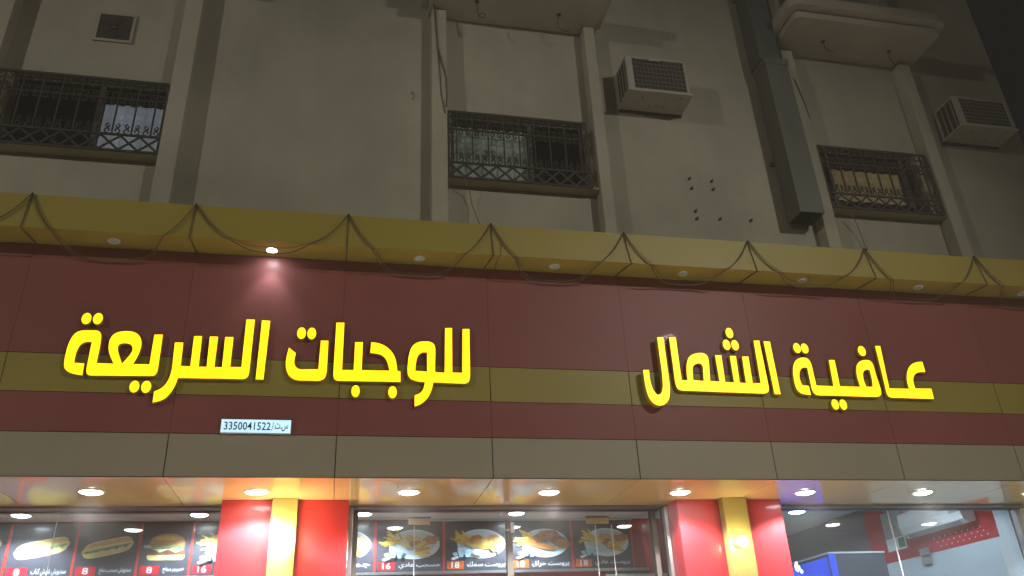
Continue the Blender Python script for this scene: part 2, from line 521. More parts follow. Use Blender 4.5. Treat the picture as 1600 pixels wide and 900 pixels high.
# outlines of the sign letters on the fascia, metres (x along the wall, z up); dots are centre and radii
WORDS = [
 [
  ('letter', [[[-2.153,4.244],[-2.151,4.14],[-2.225,4.149],[-2.279,4.173],[-2.306,4.213],[-2.312,4.291],[-2.31,4.382],[-2.299,4.462],[-2.271,4.523],[-2.224,4.546],[-2.105,4.551],[-2.076,4.534],[-2.063,4.499],[-2.058,4.412],[-2.059,4.251],[-1.923,4.249],[-1.971,4.336],[-1.99,4.401],[-1.991,4.475],[-1.963,4.53],[-1.897,4.553],[-1.816,4.553],[-1.758,4.518],[-1.73,4.452],[-1.732,4.385],[-1.749,4.311],[-1.772,4.251],[-1.639,4.254],[-1.639,4.53],[-1.572,4.533],[-1.566,4.218],[-1.569,4.179],[-1.587,4.15],[-2.101,4.14],[-2.122,4.161],[-2.128,4.206],[-2.128,4.442],[-2.177,4.443],[-2.212,4.419],[-2.231,4.365],[-2.236,4.3],[-2.232,4.248]],[[-1.858,4.252],[-1.887,4.312],[-1.912,4.371],[-1.918,4.417],[-1.891,4.441],[-1.833,4.441],[-1.801,4.419],[-1.791,4.376],[-1.814,4.322]]]),
  ('letter', [[[-1.462,4.463],[-1.395,4.465],[-1.39,4.317],[-1.386,4.248],[-1.308,4.247],[-1.312,4.53],[-1.247,4.533],[-1.241,4.245],[-1.174,4.247],[-1.18,4.532],[-1.114,4.532],[-1.111,4.247],[-1.047,4.247],[-1.051,4.532],[-0.983,4.534],[-0.981,4.251],[-0.886,4.253],[-0.889,4.71],[-0.818,4.712],[-0.818,4.31],[-0.817,4.203],[-0.825,4.163],[-0.853,4.144],[-1.395,4.139],[-1.409,4.067],[-1.439,3.995],[-1.488,3.936],[-1.565,3.916],[-1.567,4.011],[-1.514,4.038],[-1.48,4.084],[-1.46,4.143],[-1.453,4.222]]]),
  ('letter', [[[-0.754,4.708],[-0.684,4.705],[-0.693,4.145],[-0.757,4.146]]]),
  ('dot', [-2.209,4.658,0.038,0.053]),
  ('dot', [-2.118,4.661,0.038,0.053]),
  ('dot', [-1.729,4.051,0.038,0.052]),
  ('dot', [-1.636,4.051,0.039,0.053]),
 ],
 [
  ('letter', [[[-0.5,4.451],[-0.437,4.4],[-0.446,4.345],[-0.444,4.297],[-0.424,4.264],[-0.392,4.248],[-0.231,4.256],[-0.226,4.532],[-0.16,4.534],[-0.158,4.245],[-0.165,4.19],[-0.182,4.163],[-0.218,4.147],[-0.409,4.145],[-0.466,4.168],[-0.501,4.22],[-0.515,4.288],[-0.515,4.356]]]),
  ('letter', [[[-0.098,4.715],[-0.028,4.718],[-0.026,4.255],[0.077,4.257],[0.079,4.528],[0.147,4.531],[0.147,4.258],[0.395,4.262],[0.383,4.325],[0.356,4.387],[0.309,4.421],[0.218,4.43],[0.224,4.534],[0.3,4.527],[0.366,4.494],[0.42,4.439],[0.45,4.37],[0.466,4.261],[0.494,4.259],[0.495,4.158],[-0.063,4.153],[-0.088,4.165],[-0.099,4.199]]]),
  ('letter', [[[0.905,4.706],[0.969,4.709],[0.967,4.26],[1.061,4.263],[1.071,4.703],[1.135,4.706],[1.132,4.23],[1.123,4.181],[1.094,4.158],[0.793,4.161],[0.776,4.081],[0.738,4.005],[0.686,3.956],[0.627,3.931],[0.626,4.033],[0.673,4.051],[0.705,4.093],[0.717,4.162],[0.646,4.167],[0.587,4.186],[0.56,4.227],[0.557,4.282],[0.565,4.395],[0.583,4.481],[0.616,4.533],[0.669,4.56],[0.756,4.564],[0.796,4.544],[0.811,4.504],[0.808,4.262],[0.898,4.258]],[[0.736,4.455],[0.683,4.453],[0.65,4.419],[0.633,4.355],[0.628,4.268],[0.737,4.264]]]),
  ('dot', [-0.401,4.598,0.038,0.056]),
  ('dot', [-0.311,4.599,0.038,0.056]),
  ('dot', [0.102,4.059,0.036,0.055]),
  ('dot', [0.427,4.058,0.037,0.056]),
 ],
 [
  ('letter', [[[2.81,4.328],[2.868,4.33],[2.867,4.212],[2.886,4.121],[2.924,4.078],[2.962,4.089],[2.991,4.154],[3.0,4.297],[2.999,4.679],[3.062,4.681],[3.062,4.299],[3.061,4.156],[3.043,4.055],[3.0,3.995],[2.936,3.969],[2.869,3.992],[2.828,4.06],[2.811,4.17]]]),
  ('letter', [[[3.148,4.706],[3.217,4.709],[3.214,4.254],[3.279,4.256],[3.278,4.346],[3.298,4.451],[3.332,4.512],[3.401,4.544],[3.487,4.552],[3.529,4.523],[3.532,4.459],[3.513,4.255],[3.612,4.252],[3.612,4.531],[3.677,4.533],[3.671,4.249],[3.766,4.248],[3.769,4.528],[3.834,4.53],[3.824,4.247],[3.892,4.245],[3.903,4.526],[3.969,4.529],[3.965,4.247],[4.052,4.248],[4.063,4.707],[4.125,4.71],[4.13,4.204],[4.121,4.162],[4.078,4.14],[3.194,4.149],[3.156,4.167],[3.144,4.228]],[[3.383,4.433],[3.345,4.39],[3.335,4.258],[3.446,4.255],[3.461,4.415],[3.438,4.441]]]),
  ('letter', [[[4.173,4.705],[4.242,4.703],[4.244,4.138],[4.179,4.138]]]),
  ('dot', [3.809,4.781,0.04,0.057]),
  ('dot', [3.756,4.649,0.04,0.056]),
  ('dot', [3.847,4.648,0.04,0.056]),
 ],
 [
  ('letter', [[[5.452,4.702],[5.51,4.705],[5.485,4.233],[5.718,4.235],[5.714,4.313],[5.738,4.402],[5.794,4.489],[5.879,4.535],[5.965,4.542],[5.966,4.428],[5.87,4.424],[5.814,4.383],[5.785,4.316],[5.79,4.239],[5.98,4.244],[5.976,4.133],[5.491,4.134],[5.453,4.144],[5.441,4.176]]]),
  ('letter', [[[4.575,4.138],[4.472,4.15],[4.432,4.191],[4.422,4.276],[4.43,4.383],[4.458,4.47],[4.511,4.526],[4.582,4.544],[4.636,4.531],[4.657,4.477],[4.658,4.24],[4.852,4.239],[4.868,4.524],[4.932,4.526],[4.923,4.241],[5.154,4.241],[5.146,4.34],[5.153,4.428],[5.188,4.5],[5.255,4.537],[5.338,4.54],[5.369,4.501],[5.372,4.369],[5.384,4.217],[5.373,4.163],[5.332,4.138],[4.668,4.138],[4.624,4.144],[4.601,4.185],[4.602,4.431],[4.546,4.434],[4.502,4.385],[4.487,4.299],[4.503,4.24],[4.574,4.233]],[[5.228,4.408],[5.275,4.436],[5.312,4.429],[5.314,4.324],[5.299,4.245],[5.223,4.243],[5.209,4.32]]]),
  ('dot', [4.535,4.644,0.04,0.055]),
  ('dot', [4.621,4.643,0.041,0.055]),
  ('dot', [5.278,4.639,0.043,0.056]),
  ('dot', [4.823,4.046,0.04,0.054]),
  ('dot', [4.912,4.046,0.04,0.054]),
 ],
]

# ================================================================== SETTING
bx('road', -60, 60, -80, -8.7, -0.6, -0.13, M['asphalt'], kind='structure')
bx('pavement', -60, 60, -8.55, 1.4, -0.5, 0.0, M['paving'], kind='structure')  # out of view; made wide and pale to bounce light up at the soffits
bx('kerb', -60, 60, -8.7, -8.55, -0.5, 0.002, M['kerb'], kind='structure')
bx('ground', -70, 70, -90, 60, -1.0, -0.62, M['asphalt'], kind='structure')

# ---------------- apartment building above the shop
WY = 0.60           # face of the plain wall
bld = thing('apartment_building', (3, 1.2, 5.0), 'cream rendered apartment block rising above the red and yellow shop sign', 'building')
PIL = [(-3.93, -3.74), (-2.01, -1.82), (0.83, 1.01), (2.78, 2.92), (5.56, 5.73), (7.37, 7.54)]
BAYS = [(-3.74, -2.01), (1.01, 2.78), (5.73, 7.37)]
XE = 9.16
WZ0, WZ1 = 6.80, 7.83      # window openings
def wall_strip(x0, x1, openings):
    mb = Mb()
    xs = x0
    for (a, b, c, d) in openings:
        if a > xs: mb.box(xs, a, WY, WY + 0.25, 5.2, 13.5, M['wall'])
        mb.box(a, b, WY, WY + 0.25, 5.2, c, M['wall'])
        mb.box(a, b, WY, WY + 0.25, d, 13.5, M['wall'])
        xs = b
    if xs < x1: mb.box(xs, x1, WY, WY + 0.25, 5.2, 13.5, M['wall'])
    return mb.build('wall', bld)
wall_strip(-7.0, XE, [(-3.68, -2.98, WZ0, WZ1), (-2.98, -2.52, WZ0, WZ1), (-2.52, -2.04, WZ0, WZ1)][:0] + [(-3.66, -2.06, WZ0, WZ1), (1.07, 2.72, WZ0, WZ1), (5.79, 7.31, WZ0, WZ1)])
bx('side_wall', XE - 0.25, XE - 0.003, WY + 0.252, 9.0, 5.2, 13.5, M['wall'], bld)
bx('parapet', -7.0, XE + 0.03, WY - 0.03, WY + 0.3, 13.5, 13.75, M['trimwall'], bld)
for a, b in PIL:
    bx('pilaster', a, b, 0.42, WY - 0.001, 5.2, 9.24, M['trimwall'], bld, bev=0.008)
for a, b in PIL:      # the same ribs on the storey above
    bx('pilaster', a, b, 0.42, WY - 0.001, 9.62, 13.48, M['trimwall'], bld, bev=0.008)

# concrete canopies over the bays: a soffit slab, a drip groove and a wider lip above it
def canopy(x0, x1, y0, z0):
    def outline(a, b, f, r):
        pts = [(a, WY - 0.002), (a, f + r)]
        for k in range(1, 6):
            t = math.pi / 2 * k / 6
            pts.append((a + r - r * math.cos(t), f + r - r * math.sin(t)))
        pts.append((a + r, f)); pts.append((b - r, f))
        for k in range(1, 6):
            t = math.pi / 2 * k / 6
            pts.append((b - r + r * math.sin(t), f + r - r * math.cos(t)))
        pts += [(b, f + r), (b, WY - 0.002)]
        return pts
    s = Mb().prism([(x, y, z0) for x, y in outline(x0, x1, y0, 0.07)], (0, 0, 0.10), M['slab']).build('canopy', bld)
    Mb().prism([(x, y, z0 + 0.1) for x, y in outline(x0 + 0.03, x1 - 0.03, y0 + 0.03, 0.06)], (0, 0, 0.03), M['groove']).build('drip_groove', s)
    Mb().prism([(x, y, z0 + 0.13) for x, y in outline(x0 - 0.09, x1 + 0.09, y0 - 0.10, 0.13)], (0, 0, 0.15), M['slab']).build('canopy_lip', s)
    return s
canopy(-4.0, -1.78, -0.06, 9.27)
canopy(0.80, 2.98, -0.06, 9.27)
canopy(5.53, 7.68, -0.10, 9.33)

# windows: frame, panes, and what hangs behind them
def window(x0, x1, mull, curtains):
    w = Mb()
    y0, y1 = 0.70, 0.76
    for a, b in ((x0, x0 + 0.05), (x1 - 0.05, x1)): w.box(a, b, y0, y1, WZ0, WZ1, M['winframe'])
    for a, b in ((WZ0, WZ0 + 0.05), (WZ1 - 0.05, WZ1)): w.box(x0 + 0.05, x1 - 0.05, y0 + 0.001, y1 - 0.001, a, b, M['winframe'])
    for x in mull: w.box(x - 0.025, x + 0.025, y0 + 0.003, y1 - 0.003, WZ0 + 0.05, WZ1 - 0.05, M['winframe'])
    f = w.build('window', bld)
    edges = [x0 + 0.05] + [e for x in mull for e in (x - 0.025, x + 0.025)] + [x1 - 0.05]
    for a, b in zip(edges[::2], edges[1::2]):
        bx('pane', a, b, 0.727, 0.733, WZ0 + 0.05, WZ1 - 0.05, M['winglass'], f)
    bx('sill', x0 - 0.045, x1 + 0.045, 0.452, WY - 0.001, 6.757, 6.772, M['trimwall'], f)  # added ledge, catches the grille's shadow so the wall below stays plain
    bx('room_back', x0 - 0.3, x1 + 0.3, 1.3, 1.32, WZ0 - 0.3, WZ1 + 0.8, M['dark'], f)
    for (a, b, c, d, m) in curtains:
        n = max(8, int((b - a) / 0.035))
        mb = Mb()
        pa = [(a + (b - a) * k / n, 0.80 + 0.012 * math.sin(k * 1.7) + 0.006 * math.sin(k * 4.1)) for k in range(n + 1)]
        for (p, q) in zip(pa, pa[1:]):
            mb.face([(p[0], p[1], c), (q[0], q[1], c), (q[0], q[1], d), (p[0], p[1], d)], m)
        mb.build('curtain', f)
window(-3.66, -2.06, [-2.76], [(-2.735, -2.06, WZ0, 7.62, M['litpale'])])
window(1.07, 2.72, [2.05], [(1.10, 2.03, WZ0, 7.74, M['litdim'])])
window(5.79, 7.31, [6.05, 7.16], [(6.08, 7.13, 7.12, 7.60, M['litwarm'])])

# bolts left in the wall
for x, z in [(3.99, 7.11), (4.28, 7.10), (4.0, 6.97), (4.28, 6.98), (4.0, 6.65), (4.0, 6.54), (4.3, 6.56), (4.7, 6.57)]:
    Mb().lathe((x, WY, z), [(0.018, 0.0), (0.018, -0.015), (0.009, -0.018), (0.009, -0.05)], M['bolt'], n=8, axis='y', cap1=True).build('bolt', bld)
Mb().tube([(0.60, WY - 0.004, 8.02), (0.63, WY - 0.03, 8.04), (0.655, WY - 0.03, 8.0), (0.645, WY - 0.03, 7.95), (0.62, WY - 0.004, 7.93)], 0.008, M['acwhite']).build('hook', bld)

# exhaust fan; a dark sheet stands for the shade inside its square hole
fx0, fx1, fz0, fz1 = -2.92, -2.57, 8.36, 8.72
fan = thing('exhaust_fan', (-2.745, 0.6, 8.54), 'square exhaust fan opening in the wall above the left grille window', 'fan')
mb = Mb()
for a in ((fx0 - .03, fx0, fz0 - .03, fz1 + .03), (fx1, fx1 + .03, fz0 - .03, fz1 + .03), (fx0, fx1, fz0 - .03, fz0), (fx0, fx1, fz1, fz1 + .03)):
    mb.box(a[0], a[1], 0.575, 0.5985, a[2], a[3], M['wall'])
mb.build('surround', fan)
bx('hole_shade_sheet', fx0, fx1, 0.588, 0.5985, fz0, fz1, M['dark'], fan)
mb = Mb()
for k in range(5):
    a = 2 * math.pi * k / 5
    pts = []
    for (r, t) in ((0.03, -0.3), (0.15, -0.32), (0.155, 0.25), (0.03, 0.3)):
        pts.append((-2.745 + r * math.cos(a + t), 0.583 - 0.004 * (t > 0), 8.54 + r * math.sin(a + t)))
    mb.face(pts, M['rust'])
mb.lathe((-2.745, 0.587, 8.54), [(0.035, 0), (0.035, -0.01), (0.02, -0.014)], M['rust'], n=12, axis='y', cap1=True)
mb.build('blade_wheel', fan)

# ---------------- wrought iron grilles
def grille(x0, x1, label):
    g = thing('window_grille', ((x0 + x1) / 2, 0.44, 6.75), label, 'window grille', 'wrought iron window grilles')
    Y0, Y1 = 0.433, 0.449
    z0, zl, z1 = 6.755, 6.955, 7.69
    m = M['iron']
    for (a, b) in ((z0, z0 + 0.025), (zl, zl + 0.025), (7.42, 7.44), (z1 - 0.03, z1)):
        bx('rail', x0, x1, Y0, Y1, a, b, m, g)
    for a in (x0, x1 - 0.025):
        bx('stile', a, a + 0.025, Y0 + 0.002, Y1 - 0.002, z0 + 0.001, z1 - 0.001, m, g)
    n = round((x1 - x0) / 0.185)
    p = (x1 - x0 - 0.025) / n
    bar = None; dia = []; scr = []
    for k in range(n):
        cx = x0 + 0.0125 + p * (k + 0.5)
        if k == 0:
            bar = bx('bar', cx - 0.008, cx + 0.008, Y0 + 0.001, Y1 - 0.001, zl + 0.025, z1 - 0.03, m, g)
            h = zl - z0 - 0.025
            for s in (1, -1):
                a = Vector((cx - s * p / 2, 0.441 - 0.004 * s, z0 + 0.025)); b = Vector((cx + s * p / 2, 0.441 - 0.004 * s, zl))
                d = (b - a).normalized(); w = Vector((-d.z, 0, d.x)) * 0.012
                dia.append(Mb().prism([a + w, b + w, b - w, a - w], (0, 0.008, 0), m).build('lattice_strip', g))
            def curl(cx, cz, s, r0, turns, flip=1):
                pts = []
                for q in range(15):
                    t = q / 14
                    r = r0 * (1 - 0.72 * t)
                    a = math.pi / 2 - s * t * turns * 2 * math.pi
                    pts.append((cx + r * math.cos(a), 0.441, cz + flip * r * math.sin(a)))
                return pts
            scr = []
            for s in (1, -1):
                for (dx, cz, r, tn, fl) in ((.044, zl + .062, .036, .95, -1), (.044, zl + .118, .028, .9, 1), (.044, 7.385, .034, .95, 1), (.044, 7.485, .034, .95, -1), (.040, 7.60, .042, .8, 1)):
                    scr.append(Mb().tube(curl(cx + s * dx, cz, s, r, tn, fl), 0.008, m, 5).build('scroll', g))
        else:
            for o, nm in ((bar, 'bar'), (dia[0], 'lattice_strip'), (dia[1], 'lattice_strip'), *[(q, 'scroll') for q in scr]):
                share(o, nm, g, (p * k, 0, 0))
    return g
grille(-3.735, -2.012, 'left iron grille with a pale lit curtain behind its right half')
grille(1.012, 2.69, 'middle iron grille with a sheet glowing faintly as if shiny behind, between two ribs under the left canopy')
grille(5.735, 7.32, 'right iron grille with a dim warm glow behind, beside the grey duct')

# ---------------- window air conditioners
def air_con(x0, x1, z0, z1, label):
    a = thing('air_conditioner', ((x0 + x1) / 2, 0.4, z0), label, 'air conditioner', 'window air conditioners on the upper wall')
    yf, yb = 0.20, 0.58
    W = M['acwhite']
    mb = Mb()
    mb.box(x0, x1, yb - 0.04, yb, z0 + 0.02, z1, W)          # rear collar
    mb.box(x0, x1, yf, yb - 0.04, z1 - 0.03, z1, W, 0.006)   # top sheet
    mb.box(x0, x0 + 0.085, yf, yf + 0.04, z0 + 0.02, z1 - 0.03, W, 0.004)
    mb.box(x1 - 0.03, x1, yf, yf + 0.04, z0 + 0.02, z1 - 0.03, W, 0.004)
    mb.box(x1 - 0.012, x1 - 0.002, yf + 0.04, yb - 0.04, z0 + 0.02, z1 - 0.03, W)
    mb.box(x0 + 0.085, x1 - 0.03, yf, yf + 0.04, z0 + 0.02, z0 + 0.045, W)
    mb.build('casing', a)
    # tray: wider than the casing, with a rolled lip and punched holes
    mb = Mb().box(x0 - 0.02, x1 + 0.03, yf - 0.02, yb, z0 - 0.012, z0 + 0.018, W, 0.006)
    mb.box(x0 - 0.02, x1 + 0.03, yb - 0.02, yb + 0.015, z0 - 0.03, z0 - 0.013, M['acblack'])
    t = mb.build('base_tray', a)
    mb = Mb()
    for (u, v) in ((0.25, 0.25), (0.42, 0.62), (0.66, 0.66), (0.86, 0.12)):
        cx, cy = x0 + (x1 - x0) * u, yf + (yb - yf) * v
        mb.lathe((cx, cy, z0 - 0.0125), [(0.012, 0), (0.012, -0.002)], M['acblack'], n=10, cap1=True)
    mb.build('drain_hole', t)
    bx('pressed_rib', x0 + 0.38, x1 - 0.06, yf + 0.07, yf + 0.10, z0 - 0.016, z0 - 0.0125, W, t)
    bx('condenser_coil', x0 + 0.085, x1 - 0.03, yf + 0.02, yf + 0.036, z0 + 0.045, z1 - 0.03, M['acblack'], a)
    gr = Mb()
    fz0, fz1 = z0 + 0.045, z1 - 0.03
    for k in range(1, 7):
        z = fz0 + (fz1 - fz0) * k / 7
        gr.box(x0 + 0.085, x1 - 0.03, yf + 0.008, yf + 0.012, z - 0.0025, z + 0.0025, M['acwire'])
    for k in range(1, 13):
        x = x0 + 0.085 + (x1 - x0 - 0.115) * k / 13
        gr.box(x - 0.0015, x + 0.0015, yf + 0.013, yf + 0.016, fz0, fz1, M['acwire'])
    gr.build('wire_guard', a)
    bx('handle', x0 + 0.30, x0 + 0.46, yf - 0.012, yf, z1 - 0.06, z1 - 0.028, W, a, bev=0.004)
    # louvred left side
    sb = bx('side_louvre', x0 + 0.004, x0 + 0.012, yf + 0.045, yb - 0.05, z0 + 0.03, z1 - 0.04, M['acblack'], a)
    for k in range(4):
        y = yf + 0.07 + k * 0.09
        bx('louvre_bar', x0 - 0.004, x0 + 0.002, y, y + 0.012, z0 + 0.03, z1 - 0.04, W, sb)
    return a
air_con(3.20, 3.99, 8.07, 8.62, 'boxy window air conditioner on the wall right of the left canopy')
air_con(7.83, 8.66, 8.06, 8.56, 'boxy window air conditioner at the right corner of the building')

# ---------------- square duct down the wall
du = thing('drain_duct', (5.33, 0.4, 6.53), 'weathered grey square duct running down the wall beside the right canopy', 'duct')
mb = Mb()
for a in ((5.16, 5.17, .25, .55), (5.47, 5.48, .25, .55)): mb.box(a[0], a[1], a[2], a[3], 6.53, 8.86, M['duct'])
mb.box(5.17, 5.47, 0.25, 0.262, 6.53, 8.86, M['duct'])
mb.box(5.17, 5.47, 0.538, 0.55, 6.53, 8.86, M['duct'])
mb.build('lower_duct', du)
mb = Mb().box(5.13, 5.43, 0.285, 0.56, 8.90, 13.4, M['ductdark'])
mb.build('upper_duct', du)
bx('collar', 5.145, 5.495, 0.235, 0.565, 8.80, 8.90, M['duct'], du, bev=0.01)
for z in (7.4, 10.2):
    bx('bracket', 5.12, 5.52, 0.552, 0.599, z, z + 0.04, M['duct'], du)

# ================================================================== SHOP SIGN
PX0, PW = -2.775, 1.3672          # joints between panels
KA, KB = -2, 8
SX0, SX1 = PX0 + PW * KA, PX0 + PW * KB + 0.55
sign = thing('shop_fascia', (2, 0.2, 3.3), 'long red shop fascia with a yellow stripe and cream panels along its foot', 'sign board')
bx('backing', SX0, SX1, 0.012, 0.20, 3.325, 5.70, M['backing'], sign)
BANDS = [(3.303, 3.665, 'creampanel', .0045), (3.668, 4.005, 'redpanel', .0014), (4.007, 4.346, 'yellowpanel', .004), (4.348, 5.385, 'redpanel', .0014)]
for (z0, z1, mk, gap) in BANDS:
    for k in range(KA, KB + 1):
        a = PX0 + PW * k + gap
        b = min(PX0 + PW * (k + 1) - gap, SX1)
        d = random.uniform(0, 0.0015)
        bx('panel', a, b, 0.0 + d, 0.011, z0 + 0.002, z1 - 0.002, M[mk], sign)

corn = thing('sign_cornice', (2, 0.1, 5.39), 'yellow box cornice projecting along the top of the red shop fascia', 'cornice')
for k in range(KA, KB + 1):
    a = PX0 + PW * k + .001
    b = min(PX0 + PW * (k + 1) - .001, SX1)
    bx('face_panel', a, b, -0.287, -0.275, 5.391, 5.726, M['corniceyellow'], corn)
    bx('soffit_panel', a, b, -0.274, 0.0105, 5.39, 5.40, M['corniceyellow'], corn)
bx('top_cap', SX0, SX1, -0.274, 0.596, 5.70, 5.722, M['corniceyellow'], corn)

# glowing words
WL = ['glowing yellow word at the far left, above the white number plate', 'glowing yellow word left of the sign middle, two dots over its left letter',
      'glowing yellow word left of centre on the right half, three dots in a triangle above', 'glowing yellow word at the far right end of the sign']
for wd, lb in zip(WORDS, WL):
    xs = [p[0] for k, d in wd if k == 'letter' for p in d[0]]
    zs = [p[1] for k, d in wd if k == 'letter' for p in d[0]]
    w = thing('sign_word', (sum(xs) / len(xs), 0, min(zs)), lb, 'sign lettering', 'glowing yellow words on the fascia')
    for k, d in wd:
        if k == 'letter':
            # the end letter of the right half stands further off the panel
            out = lb == WL[2] and min(p[0] for p in d[0]) == min(xs)
            glow_letter('letter', [chaikin(lp) for lp in d], w, -0.095 if out else -0.045, -0.03 if out else -0.008)
        else:
            cx, cz, rx, rz = d
            lp = [(cx + rx * math.cos(2 * math.pi * q / 24), cz + rz * math.sin(2 * math.pi * q / 24)) for q in range(24)]
            glow_letter('dot', [lp], w)

# lit number plate
pl = thing('number_plate', (-0.715, -0.02, 3.67), 'small white lit plate with the number 3350041522 below the yellow words', 'number plate')
bx('box', -1.003, -0.427, -0.032, -0.001, 3.667, 3.788, M['whitemetal'], pl, bev=0.004)
bx('lit_face', -0.998, -0.432, -0.036, -0.0325, 3.672, 3.783, M['plateface'], pl)
text_obj('digits', '3350041522', -0.975, -0.595, 3.692, 3.763, -0.0362, M['plateink'], pl, bold=0.012)
text_obj('letters', '/' , -0.588, -0.570, 3.685, 3.765, -0.0362, M['plateink'], pl)
text_obj('letters', shape_arabic('س.ت'), -0.562, -0.450, 3.684, 3.755, -0.0362, M['plateink'], pl, bold=0.02)

# ---------------- soffit over the shop front
sof = thing('entrance_soffit', (2, 0.6, 3.3), 'glossy cream soffit with round downlights over the shop windows', 'soffit')
for k in range(KA, KB + 1):
    a = PX0 + PW * k + .003
    b = min(PX0 + PW * (k + 1) - .003, SX1)
    bx('panel', a, b, 0.013, 1.125, 3.302, 3.312, M['soffit'], sof)
bx('backing', SX0, SX1, 0.21, 1.42, 3.318, 3.324, M['backing'], sof)
bx('edge_trim', SX0, SX1, 0.0005, 0.0115, 3.299, 3.3025, M['backing'], sof)

def lamp_thing(name, loc, r, led, label, cat, group, dome=0.02, lit=True):
    t = thing(name, loc, label, cat, group)
    x, y, z = loc
    Mb().lathe(loc, [(r * 0.80, 0.004), (r * 0.80, -0.004), (r * 0.86, -0.010), (r * 0.96, -0.006), (r, -0.001)], M['whitemetal'], n=32).build('trim_ring', t)
    Mb().lathe(loc, [(r * 0.80, -0.002), (r * 0.7, -0.002 - dome * 0.5), (r * 0.45, -0.002 - dome * 0.85), (r * 0.15, -0.002 - dome), (0.002, -0.002 - dome)], led, n=32, cap1=True).build('diffuser' if lit else 'lens', t)
    return t
def downbeam(t, energy, col, size=140, blend=0.35):
    l = bpy.data.lights.new('lamp_beam', 'SPOT')
    l.energy = energy
    l.spot_size = math.radians(size)
    l.spot_blend = blend
    l.shadow_soft_size = .07
    l.color = col
    o = bpy.data.objects.new('lamp_beam', l)
    COL.objects.link(o)
    o.parent = t
    o.location = (0, 0, -0.035)
LX = [-2.07, -0.715, 0.632, 1.96, 3.292, 4.648, 6.006, 7.36]
names = ['round downlight in the soffit over the bun pictures at far left', 'round downlight in front of the left red pillar',
         'round downlight just right of the left pillar', 'round downlight over the middle of the glass doors',
         'round downlight in front of the right pillar', 'round downlight just right of the right pillar',
         'round downlight over the window showing the red wall', 'round downlight at the far right end of the soffit']
d0 = None
for i, x in enumerate(LX):
    loc = (x, 0.53, 3.3015)
    if i == 0:
        d0 = lamp_thing('soffit_downlight', loc, 0.112, M['led'], names[0], 'downlight', 'downlights in the cream soffit', 0.022)
    else:
        dup(d0, loc, names[i])
for o in [q for q in COL.objects if q.name.startswith('soffit_downlight')]:
    downbeam(o, 185, (0.92, 0.96, 1.0))
CX = [-3.456, -2.089, -0.721, 0.650, 1.995, 3.355, 4.712, 6.11, 7.45]
cn = ['beyond the left edge of the picture', 'between the first two cable peaks from the left', '', 'left of the fourth cable peak', 'right of the fourth cable peak',
      'right of the fifth cable peak', 'right of the sixth cable peak', 'right of the seventh cable peak', 'at the right end of the cornice']
c0 = None
for i, x in enumerate(CX):
    loc = (x, -0.135, 5.3895)
    if x == -0.721:
        lamp_thing('cornice_spotlight', loc, 0.055, M['ledsmall'], 'the one lit spotlight under the yellow cornice, shining on the red fascia', 'spotlight', 'spotlights under the cornice', 0.014)
        sp = bpy.data.lights.new('spot_beam', 'SPOT')
        sp.energy = 7.0
        sp.spot_size = math.radians(75)
        sp.spot_blend = 0.8
        sp.shadow_soft_size = 0.04
        sp.color = (0.9, 0.95, 1.0)
        so = bpy.data.objects.new('spot_beam', sp)
        COL.objects.link(so)
        so.location = (x, -0.135, 5.36)
        so.rotation_euler = (math.radians(12), 0, 0)
    elif c0 is None:
        c0 = lamp_thing('cornice_spotlight', loc, 0.055, M['spotoff'], 'unlit spotlight under the cornice ' + cn[i], 'spotlight', 'spotlights under the cornice', 0.004, False)
    else:
        dup(c0, loc, 'unlit spotlight under the cornice ' + cn[i])

# ---------------- cables swagged from the cornice
PK = [PX0 + PW * k for k in range(-1, 9)]
ordn = ['leftmost', 'second', 'third', 'fourth', 'fifth', 'sixth', 'seventh', 'last']
for i in range(len(PK) - 1):
    a, b = PK[i], PK[i + 1]
    rnd = random.Random(i)
    zl = 5.285 + rnd.uniform(-0.06, 0.05)
    e1, e2 = rnd.uniform(2.7, 3.1), rnd.uniform(3.1, 3.8)
    nm = ['off the left edge of the cornice', 'between the first and second peaks', 'between the second and third peaks', 'between the third and fourth peaks',
          'between the fourth and fifth peaks', 'between the fifth and sixth peaks', 'between the sixth and seventh peaks', 'between the seventh and eighth peaks', 'beyond the eighth peak'][i]
    cab = thing('swag_cable', ((a + b) / 2, -0.3, zl), 'slack brown cable looping from the cornice top ' + nm, 'cable', 'cables looped along the cornice')
    for sidx in range(2):
        pts = []
        for q in range(41):
            t = q / 40
            u = abs(2 * t - 1)
            z = zl + 0.02 * sidx * (1 - u) + (5.735 - zl) * u ** (e2 if t < .5 else e1)
            if u > 0.9: z = min(z, 5.748 - (1 - u) * 0.9 * (1 - u) * 12)
            f = max(0.0, min(1.0, (5.385 - z) / 0.12))
            y = -0.300 - 0.012 * sidx + 0.265 * f * f * (3 - 2 * f)
            pts.append((a + (b - a) * t + 0.014 * sidx * math.sin(9 * t), y, z))
        Mb().tube(pts, 0.0055 if sidx == 0 else 0.0038, M['cable'], 5).build('strand', cab)
